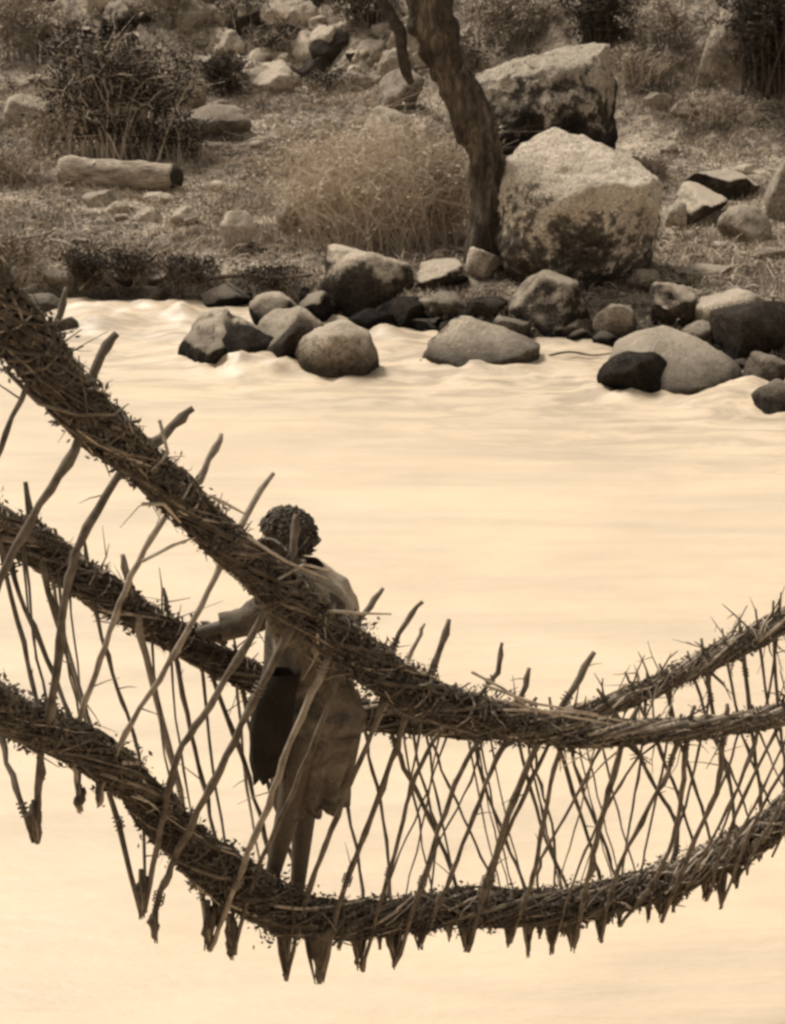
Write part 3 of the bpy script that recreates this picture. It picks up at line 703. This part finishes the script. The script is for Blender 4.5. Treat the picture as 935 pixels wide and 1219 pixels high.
NS = [
 ([(80, 342), (62, 400), (40, 442), (0, 535), (-40, 620), (-80, 760)], 9, 0), ([(137, 397), (112, 445), (96, 520), (50, 600), (0, 690), (-35, 790), (-60, 900)], 14, 0),
 ([(229, 486), (190, 522), (150, 556), (96, 645), (78, 720), (62, 830), (47, 920), (44, 1003)], 13, 0), ([(264, 516), (235, 572), (190, 626), (150, 702), (120, 785), (92, 865), (90, 920), (95, 966)], 9, 1),
 ([(326, 563), (285, 627), (248, 705), (200, 792), (150, 872), (128, 920), (118, 958)], 9, 1), ([(352, 612), (345, 670), (305, 748), (250, 840), (212, 900), (192, 985), (172, 1086)], 11, 0),
 ([(372, 690), (320, 800), (270, 900), (230, 978), (204, 1032), (186, 1078), (184, 1116)], 11, 0), ([(415, 735), (385, 797), (352, 870), (318, 960), (282, 1050), (252, 1132)], 10, 1),
 ([(457, 700), (425, 746), (395, 830), (350, 940), (305, 1040), (278, 1136)], 8, 0), ([(502, 716), (470, 768), (446, 865), (402, 970), (366, 1062), (341, 1167)], 8, 0),
 ([(506, 742), (490, 775), (440, 880), (385, 1010), (360, 1100)], 5, 1), ([(535, 737), (518, 790), (487, 845), (467, 905), (435, 992), (408, 1064), (381, 1170)], 9, 0),
 ([(598, 765), (585, 812), (522, 875), (490, 940), (464, 1040), (430, 1156)], 7, 0), ([(630, 795), (618, 835), (570, 882), (536, 950), (503, 1050), (471, 1150)], 8, 0),
 ([(640, 830), (600, 885), (565, 970), (531, 1056), (502, 1122)], 7, 0), ([(707, 776), (676, 832), (640, 886), (605, 970), (580, 1050), (556, 1132)], 10, 0), ([(682, 845), (655, 885), (617, 960), (590, 1030), (577, 1100)], 6, 0),
 ([(690, 850), (665, 900), (645, 990), (631, 1056), (607, 1122)], 7, 0), ([(730, 850), (714, 892), (680, 960), (645, 1022), (640, 1060)], 5, 0), ([(760, 842), (740, 892), (717, 975), (700, 1050), (684, 1126)], 9, 0),
 ([(785, 850), (760, 900), (722, 960), (690, 1030), (657, 1132)], 4, 0), ([(812, 850), (795, 920), (762, 980), (731, 1050), (716, 1121)], 7, 0), ([(826, 840), (815, 900), (808, 972), (784, 1040), (738, 1102)], 7, 0),
 ([(866, 838), (860, 892), (852, 944), (816, 1026), (787, 1097)], 8, 0), ([(905, 840), (894, 900), (848, 1000), (802, 1082)], 5, 0), ([(934, 828), (924, 870), (866, 994), (842, 1072)], 6, 0),
 ([(965, 820), (950, 880), (896, 985), (858, 1082)], 5, 0), ([(985, 800), (975, 860), (925, 965), (876, 1052)], 5, 0), ([(1010, 790), (1000, 840), (955, 940), (920, 1020)], 5, 0),
 ([(885, 845), (872, 900), (830, 1000), (800, 1070)], 4, 0), ([(950, 830), (936, 880), (882, 990), (850, 1060)], 4, 0),
]
for P, w, pl in NS: stick(P, w, bool(pl))
FS = [
 ([(-50, 560), (-30, 740), (0, 872), (24, 950), (42, 1003)], 10, 0), ([(2, 640), (18, 690), (56, 785), (88, 870), (96, 966)], 8, 0), ([(30, 574), (52, 680), (92, 815), (132, 950), (168, 1088)], 10, 0),
 ([(-10, 600), (20, 740), (48, 860), (44, 1003)], 7, 0), ([(100, 640), (112, 720), (140, 820), (165, 900), (174, 1086)], 6, 0), ([(60, 640), (72, 740), (108, 870), (118, 956)], 6, 1),
 ([(146, 660), (158, 715), (186, 830), (220, 965), (240, 1060), (250, 1132)], 10, 1), ([(195, 700), (210, 790), (232, 890), (256, 995), (276, 1136)], 7, 0), ([(228, 730), (260, 825), (304, 950), (328, 1060), (341, 1166)], 7, 0),
 ([(280, 760), (292, 840), (318, 930), (350, 1030), (381, 1170)], 6, 0), ([(390, 810), (408, 930), (432, 1060), (430, 1156)], 5, 0), ([(425, 820), (440, 900), (460, 1000), (471, 1150)], 5, 0),
 ([(455, 830), (476, 900), (512, 975), (541, 1045), (556, 1130)], 7, 0), ([(505, 835), (520, 900), (560, 990), (590, 1060), (607, 1122)], 4, 0), ([(560, 840), (570, 910), (602, 1000), (628, 1070), (629, 1136)], 5, 0),
 ([(610, 840), (622, 900), (650, 1000), (680, 1070), (684, 1126)], 5, 0), ([(655, 830), (670, 905), (702, 1000), (715, 1060), (716, 1121)], 6, 0), ([(668, 838), (690, 930), (722, 1010), (736, 1060), (738, 1102)], 5, 0),
 ([(712, 820), (757, 892), (786, 945), (806, 992), (790, 1095)], 7, 0), ([(745, 800), (780, 880), (812, 960), (830, 1020), (842, 1072)], 5, 0), ([(785, 790), (812, 890), (835, 960), (850, 1020), (859, 1082)], 5, 0),
 ([(835, 760), (855, 880), (872, 950), (874, 1052)], 6, 0), ([(880, 735), (893, 850), (905, 940), (905, 1010)], 6, 0), ([(920, 715), (925, 830), (935, 920), (925, 1000)], 5, 0),
 ([(818, 775), (846, 870), (880, 940), (900, 1000)], 4, 0), ([(860, 748), (880, 860), (905, 930), (930, 985)], 4, 0), ([(900, 725), (915, 840), (945, 930), (960, 975)], 4, 0),
 ([(770, 800), (765, 890), (750, 980), (738, 1060)], 4, 0), ([(800, 788), (795, 880), (775, 980), (760, 1050)], 4, 0), ([(850, 760), (842, 850), (815, 960), (795, 1040)], 4, 0), ([(930, 705), (915, 830), (870, 960), (845, 1030)], 4, 0),
 ([(485, 835), (500, 920), (520, 1000), (502, 1120)], 4, 0), ([(585, 845), (560, 930), (520, 1010), (505, 1060)], 3, 0), ([(540, 850), (510, 940), (470, 1030), (455, 1080)], 3, 0), ([(635, 845), (640, 920), (660, 1000), (658, 1131)], 4, 0),
 ([(330, 640), (307, 600)], 3, 0),
]
for P, w, pl in FS[:-1]: stick(P, w, bool(pl), True)
# hairline cross twigs woven between the sticks
for i in range(16):
    x = rnd.uniform(430, 900); yt = interp([(a, b) for a, b, c in NEAR], x); yb = interp([(a, b) for a, b, c in WALK], x + 40)
    s = rnd.choice([-1, 1, 1]); stick([(x, yt), (x + s * 22, (yt + yb) / 2), (x + s * 50, yb)], rnd.uniform(2, 3.5), rnd.random() < .2, s > 0)
for i in range(9):
    x = rnd.uniform(-10, 300); yt = interp([(a, b) for a, b, c in FAR], x); yb = interp([(a, b) for a, b, c in WALK], x + 45)
    stick([(x, yt - 20), (x + 15, (yt + yb) / 2), (x + 40, yb)], rnd.uniform(2.5, 4.5), rnd.random() < .3, True)

# lashed points under the walkway where the two sides meet
TIPS = [(42, 1005, 26, 60), (95, 966, 18, 40), (117, 960, 12, 30), (169, 1090, 30, 70), (185, 1116, 16, 45), (247, 1132, 26, 70), (275, 1137, 26, 65), (262, 1108, 22, 50), (340, 1168, 26, 62), (380, 1172, 38, 72), (428, 1157, 28, 50), (470, 1152, 30, 52), (500, 1124, 20, 30), (555, 1133, 30, 42), (607, 1122, 18, 34), (629, 1137, 20, 40),
        (657, 1133, 18, 36), (683, 1128, 26, 38), (715, 1122, 24, 38), (737, 1103, 18, 28), (786, 1098, 26, 40), (802, 1082, 18, 30), (840, 1073, 18, 34), (859, 1083, 14, 40), (876, 1052, 18, 26), (905, 1024, 18, 26), (925, 1004, 16, 24), (404, 1130, 16, 28), (452, 1125, 14, 24), (520, 1110, 20, 22), (535, 1118, 14, 26), (583, 1112, 20, 26), (643, 1115, 16, 26), (670, 1110, 18, 26), (700, 1105, 16, 28), (727, 1092, 20, 26), (760, 1082, 20, 26), (772, 1092, 12, 28), (818, 1068, 18, 26), (850, 1058, 16, 26), (890, 1040, 14, 26), (297, 1090, 24, 40), (320, 1105, 22, 36)]
for x, y, w, h in TIPS:
    mb = MB(); Y = interp(Yw, x) - .02; r0 = random.Random(x); w *= r0.uniform(.7, 1.15); y += r0.uniform(-5, 4); lean = r0.uniform(-.3, .3) * w
    hang = x < 300; h = h * (.72 if hang else 1)
    pts = [at(x + (r0.uniform(-3, 3)) * (1 - t) + lean * (1 - t), y - h * (1 - t), Y) for t in (0, .12, .3, .5, .7, .88, 1)]
    rr = [w / 2 * q * pxm(pts[0]) for q in ((.12, .5, .68, .6, .5, .36, .14) if hang else (1.1, .9, .66, .44, .28, .17, .04))]
    b = len(mb.v); mb.tube(pts, rr, 12, jag=.12)
    for i in range(b, len(mb.v)):
        v = Vector(mb.v[i]); mb.v[i] = tuple(v + Vector((.02 * noise.noise(v * 24), .012 * noise.noise(v * 15 + Vector((3, 0, 0))), 0)))
    for k in range(16):
        a = r0.uniform(-.55, .55) * w * (.3 if hang else 1); e = r0.uniform(-.15, .15) * w
        mb.tube([at(x + a, y - h * 1.1, Y - r0.uniform(-.05, .06)), at(x + (a + e) / 2, y - h * .45, Y - r0.uniform(-.03, .04)), at(x + e, y + r0.uniform(-h * .45, 5), Y + r0.uniform(-.01, .01))], [.005, .006, .003], 5, mi=r0.choice([0, 0, 1]))
    mb.build('lashed_tip', [M['twig_dark'], M['twig_mid']], bridge, True)

# stray twigs standing off the rails
def stray(px, py, ang, ln, w, far=False, pale=False):
    Y = interp(Yf if far else Yn, px) ; a = at(px, py, Y); b = at(px + math.cos(ang) * ln, py - math.sin(ang) * ln, Y + rnd.uniform(-.08, .08))
    mid = a.lerp(b, .55) + Vector((rnd.gauss(0, .008), rnd.gauss(0, .01), rnd.gauss(0, .008))); m = pxm(a)
    return [a, mid, b], [m * w / 2, m * w / 2.6, m * w / 5]
for far, par, tab in ((False, nr, NEAR), (True, fr, FAR)):
    mb = MB()
    for i in range(85):
        x = rnd.uniform(-20, 960) if not far else rnd.choice([rnd.uniform(-20, 300), rnd.uniform(690, 960)])
        y = interp([(a, b) for a, b, c in tab], x); u = rnd.choice([1, 1, -1]); ang = rnd.uniform(.2, 2.9) * u
        P, rr = stray(x, y - u * 12, ang, rnd.uniform(18, 46) if rnd.random() < .8 else rnd.uniform(40, 70), rnd.uniform(1.6, 4), far)
        mi = rnd.choice([0, 0, 1, 2]); mb.tube(P, rr, 4, mi=mi)
        if rnd.random() < .5:
            q = P[1]; mb.tube([q, q + Vector((rnd.gauss(0, .05), rnd.gauss(0, .03), rnd.gauss(.01, .05)))], [rr[1] * .8, rr[1] * .3], 4, mi=mi)
    if not far:
        for P_ in [[(392, 727), (430, 730), (466, 731)], [(295, 640), (340, 668), (392, 690)], [(330, 690), (362, 672), (395, 680)], [(250, 590), (270, 600), (292, 612)], [(170, 600), (195, 600), (215, 622)], [(170, 668), (205, 650), (232, 640)], [(562, 800), (600, 820), (640, 850)], [(575, 815), (640, 838), (712, 850)], [(590, 832), (660, 850), (730, 862)], [(600, 845), (690, 848), (760, 862)], [(190, 500), (200, 540), (180, 560)]]:
            mb.tube([at(x, y, interp(Yn, x) - .1) for x, y in P_], [.006, .006, .003], 5, mi=2)
    o = mb.build('stray_twigs', [M['twig_dark'], M['twig_mid'], M['twig_pale']], par, True); o.matrix_parent_inverse = Matrix.Identity(4); o['kind'] = 'stuff'
    
# ------------------------------------------------------------------ the person
def person():
    Y0 = 6.78 * KB
    def q(px, py, dy=0.): return at(px, py, Y0 + dy)
    root = tag(empty('person', q(345, 1068)), 'person in a dark knee length tunic gripping the rails while crossing the bridge', 'person')
    bm = bmesh.new()
    def blob(p, r, sc=(1, 1, 1), rot=None):
        r *= .92; mt = Matrix.Translation(p) @ (rot.to_matrix().to_4x4() if rot else Matrix.Identity(4)) @ Matrix.Diagonal((r * sc[0], r * sc[1], r * sc[2], 1))
        bmesh.ops.create_icosphere(bm, subdivisions=3, radius=1, matrix=mt)
    def seg(a, b, ra, rb, n=None):
        n = n or max(3, int((b - a).length / (min(ra, rb) * .35)))
        for i in range(n + 1):
            t = i / n; bmesh.ops.create_icosphere(bm, subdivisions=2, radius=(ra + (rb - ra) * t) * (.92 if max(ra, rb) > .015 else 1), matrix=Matrix.Translation(a.lerp(b, t)))
    head = q(342, 646, -.02); neck = q(357, 688, .02); chest = q(368, 745, .03); waist = q(366, 810, .03); pelv = q(372, 862, .05)
    shN = q(362, 708, -.16); shF = q(352, 702, .2)
    elF = q(292, 740, .24); haF = q(243, 738, .22)          # far arm reaches forward to the far rail
    elN = q(352, 762, -.3); haN = q(316, 690, -.62)         # near arm up to the near rail
    haN = at(312, 668, interp(Yn, 312) + .07); elN = q(345, 752, -.36)
    haF = at(238, 752, interp(Yf, 238) - .06)
    hipA = q(362, 880, -.07); hipB = q(376, 880, .1)
    knA = q(342, 972, -.06); knB = q(362, 972, .1)
    anA = q(322, 1052, -.02); anB = q(354, 1064, .1)
    seg(pelv, waist, .135, .12); seg(waist, chest, .12, .135); seg(chest, neck, .12, .055)
    seg(shN, chest, .055, .1); seg(shF, chest, .055, .1)
    seg(neck, head, .052, .05)
    seg(shF, elF, .05, .036); seg(elF, haF, .038, .024); seg(shN, elN, .05, .037); seg(elN, haN, .038, .024)
    seg(hipA, knA, .085, .052); seg(knA, anA, .055, .033); seg(hipB, knB, .085, .052); seg(knB, anB, .055, .033)
    fw = Vector((-.86, -.5, 0)).normalized(); up = Vector((0, 0, 1)); sd = fw.cross(up)
    for an in (anA, anB):
        heel = an - up * .04 - fw * .03; toe = an + fw * .15 - up * .055
        seg(heel, toe, .034, .026); seg(an, heel, .033, .034)
        for k in range(5): seg(toe + sd * (.018 * (k - 2)), toe + sd * (.02 * (k - 2)) + fw * (.04 - .004 * k), .012, .009)
    # head: skull, jaw, nose, ears, brow; looks forward and down
    hf = (fw + Vector((0, 0, -.35))).normalized(); hu = (up - hf * up.dot(hf)).normalized(); hs = hf.cross(hu)
    rot = Matrix((hf, hs, hu)).transposed().to_quaternion().to_euler()
    blob(head + hu * .03 - hf * .01, .088, (1.08, .86, 1.0), rot); blob(head - hu * .045 + hf * .03, .062, (.95, .9, 1.0), rot)
    blob(head - hu * .085 + hf * .055, .028, (1, 1.1, .8), rot)
    seg(head + hf * .088 + hu * .012, head + hf * .108 - hu * .03, .009, .016)
    for s in (-1, 1):
        blob(head + hs * s * .078 - hf * .002 - hu * .005, .024, (.7, .35, 1.1), rot)
        blob(head + hf * .078 + hs * s * .032 + hu * .022, .016, (.6, 1.3, .55), rot)
        blob(head + hf * .066 + hs * s * .04 - hu * .025, .024, (.8, .9, .8), rot)
    blob(head + hf * .085 - hu * .055, .016, (.6, 1.4, .35), rot); blob(head + hf * .082 - hu * .067, .015, (.6, 1.2, .4), rot)
    # hands closed over the rails
    for ha, tab_Y, tab, px0 in ((haN, Yn, NEAR, 312), (haF, Yf, FAR, 238)):
        c = at(px0, interp([(a, b) for a, b, c_ in tab], px0), interp(tab_Y, px0)); c2 = at(px0 + 12, interp([(a, b) for a, b, c_ in tab], px0 + 12), interp(tab_Y, px0 + 12))
        d = (c2 - c).normalized(); o_ = (ha - c); o_ = (o_ - d * o_.dot(d)); rr = .105; e1 = o_.normalized(); e2 = d.cross(e1)
        if e2.z < 0: e2 = -e2
        palm = c + e1 * rr * 1.0; seg(ha, palm + e2 * .02, .024, .024)
        for k in range(4):
            b0 = palm + d * (.021 * (k - 1.5)) + e2 * .02; pr = b0; ln = (.95, 1.08, 1.0, .8)[k]
            for j in range(1, 4):
                an_ = j * .42 * ln; nx = c + d * (.021 * (k - 1.5)) + (e1 * math.cos(an_) + e2 * math.sin(an_)) * (rr + .01)
                seg(pr, nx, .0105 - .0008 * j, .010 - .0008 * j); pr = nx
        tb = palm - d * .03; seg(tb, c - d * .045 + (e1 * math.cos(-.35) + e2 * math.sin(-.35)) * (rr + .01), .014, .011)
        seg(palm - d * .03, palm + d * .03, .02, .02)
    me = bpy.data.meshes.new('body'); bm.to_mesh(me); bm.free(); me.materials.append(M['skin'])
    tmp = bpy.data.objects.new('tmp', me); C.objects.link(tmp)
    md = tmp.modifiers.new('r', 'REMESH'); md.mode = 'VOXEL'; md.voxel_size = .0065; md.use_smooth_shade = True
    sm_ = tmp.modifiers.new('s', 'SMOOTH'); sm_.factor = .5; sm_.iterations = 3
    bpy.context.view_layer.update(); dg = bpy.context.evaluated_depsgraph_get()
    me2 = bpy.data.meshes.new_from_object(tmp.evaluated_get(dg)); bpy.data.objects.remove(tmp)
    me2.name = 'body'; body = bpy.data.objects.new('body', me2); C.objects.link(body); body.parent = root; body.matrix_parent_inverse = Matrix.Translation(-root.location)
    for s in (-1, 1):
        mb = MB(); c = head + hf * .0815 + hs * s * .032 + hu * .010
        mb.tube([c - hs * .013, c - hs * .006, c + hs * .006, c + hs * .013], [.002, .008, .008, .002], 8); mb.build('eye', M['hair'], body, True).matrix_parent_inverse = Matrix.Identity(4)
    # hair: a cap of many locks over the skull, cropped at the neck
    hb = MB(); cc = head + hu * .032 - hf * .012
    for i in range(1100):
        a = rnd.uniform(-math.pi, math.pi); e = rnd.uniform(-.45, 1.57); dr = hf * math.cos(a) * math.cos(e) + hs * math.sin(a) * math.cos(e) + hu * math.sin(e)
        if dr.dot(hf) > .45 and e < .62: continue
        p = cc + Vector(dr) * .086; t1 = dr.orthogonal().normalized(); t2 = dr.cross(t1); R_ = rnd.uniform(.007, .014); ph = rnd.uniform(0, 6.28); L_ = rnd.uniform(.015, .04)
        if e < 0: p -= hu * .015
        hb.tube([p + dr * (L_ * k / 7 - .004) + (t1 * math.cos(ph + k * 1.1) + t2 * math.sin(ph + k * 1.1)) * R_ - hu * (.01 * k / 7) for k in range(8)], [.0045] * 7 + [.002], 4)
    h_ = hb.build('hair', M['hair'], root, True)
    # garments as folded lofts
    def loft(name, rings, mat, folds=9, amp=.012, hem=0, n=56, seed=1, per=2.0):
        mb = MB(); sub = 5; K = len(rings); rs = []
        for i in range(K - 1):
            for j in range(sub if i < K - 2 else sub + 1):
                t = j / sub; t2 = t; a, b = rings[i], rings[i + 1]
                rs.append((a[0].lerp(b[0], t2), a[1].lerp(b[1], t2) if a[1].length else a[1], a[2].lerp(b[2], t2), i + t))
        for ri, (c, ax, ay, s) in enumerate(rs):
            g = s / (K - 1)
            for k in range(n):
                th = 2 * math.pi * k / n
                f = 1 + (amp / .15) * (.35 + g) * (math.sin(folds * th + 1.5 * math.sin(per * g * 3 + seed)) * .5 + noise.noise((math.cos(th) * 2.2, math.sin(th) * 2.2, g * 3 + seed)) * 1.1)
                p = c + ax * math.cos(th) * f + ay * math.sin(th) * f
                if ri == len(rs) - 1 and hem: p += Vector((0, 0, hem * 1.3 * noise.noise((math.cos(th) * 1.3, math.sin(th) * 1.3, seed))))
                p += Vector((0, 0, .008 * noise.noise(p * 14)))
                mb.v.append(tuple(p))
        for i in range(len(rs) - 1):
            for k in range(n): a = i * n; k2 = (k + 1) % n; mb.f.append((a + k, a + k2, a + n + k2, a + n + k)); mb.mi.append(0)
        return mb.build(name, mat, root, True)
    X = Vector((1, 0, 0)); Yv = Vector((0, 1, 0))
    def rg(px, py, wpx, dy=0., dd=.15, tilt=0.):
        c = q(px, py, dy); return (c, Vector((wpx * pxm(c) / 2, 0, tilt)), Vector((0, dd * .92, .0)))
    loft('tunic', [rg(357, 684, 34, 0, .06), rg(362, 696, 66, .01, .15), rg(368, 712, 88, .02, .2), rg(370, 740, 96, .03, .19), rg(366, 790, 92, .03, .16), rg(370, 830, 112, .03, .165), rg(372, 862, 118, .04, .18), rg(372, 900, 96, .04, .17), rg(368, 935, 82, .04, .155), rg(370, 958, 72, .03, .14)],
         M['cloth'], 9, .034, .07, seed=3)
    loft('shawl', [rg(362, 668, 46, .03, .08, -.02), rg(374, 684, 76, .05, .15, -.03), rg(382, 706, 84, .07, .2, -.04), rg(384, 735, 84, .08, .215, -.05), rg(382, 762, 78, .08, .2, -.05)], M['cloth_grey'], 7, .03, .1, seed=8)
    loft('carrying_cloth', [rg(338, 800, 44, -.14, .05), rg(326, 830, 48, -.17, .055), rg(321, 870, 48, -.18, .055), rg(320, 905, 44, -.17, .05), rg(322, 925, 36, -.16, .04)], M['cloth_black'], 5, .02, .06, seed=5, n=36)
    loft('sash', [rg(372, 824, 92, .03, .13, -.02), rg(373, 836, 118, .03, .19, -.03), rg(374, 850, 124, .04, .195, -.03), rg(374, 858, 120, .04, .188, -.03)], M['cloth'], 6, .014, .05, seed=6)
    for a, b, c in ((shF, elF, haF), (shN, elN, haN)):
        mb = MB(); P = smooth_path([a + (chestish := (Vector((0, 0, .01)))), a.lerp(b, .5), b, b.lerp(c, .55)], 5)
        mb.tube(P, [.074 - .02 * i / len(P) + .007 * noise.noise((i * .7, a.x * 9, 0)) for i in range(len(P))], 18, cap=False, jag=.05)
        mb.build('sleeve', M['cloth'], root, True)
person()

# ------------------------------------------------------------------ light
SUN_EL, SUN_AZ = R(57), R(-50)       # azimuth measured from +Y, negative = to the left
sv = Vector((math.sin(SUN_AZ) * math.cos(SUN_EL), math.cos(SUN_AZ) * math.cos(SUN_EL), math.sin(SUN_EL)))
sun = bpy.data.lights.new('sun', 'SUN'); sun.energy = 4.1; sun.angle = R(14); sun.color = (1, .975, .93)
so = bpy.data.objects.new('sun', sun); C.objects.link(so); so.rotation_euler = sv.to_track_quat('Z', 'Y').to_euler(); so.location = (0, 0, 30)
w = bpy.data.worlds.new('World'); S.world = w; w.use_nodes = True; nt = w.node_tree; bg = nt.nodes['Background']
sky = nt.nodes.new('ShaderNodeTexSky'); sky.sky_type = 'NISHITA'; sky.sun_disc = False; sky.sun_elevation = SUN_EL; sky.sun_rotation = SUN_AZ
bw = nt.nodes.new('ShaderNodeRGBToBW'); nt.links.new(sky.outputs[0], bw.inputs[0])
mx = nt.nodes.new('ShaderNodeMix'); mx.data_type = 'RGBA'; mx.blend_type = 'MULTIPLY'; mx.inputs[0].default_value = 1
nt.links.new(bw.outputs[0], mx.inputs[6]); mx.inputs[7].default_value = (1.65, 1.6, 1.5, 1)
nt.links.new(mx.outputs[2], bg.inputs[0]); bg.inputs[1].default_value = .12
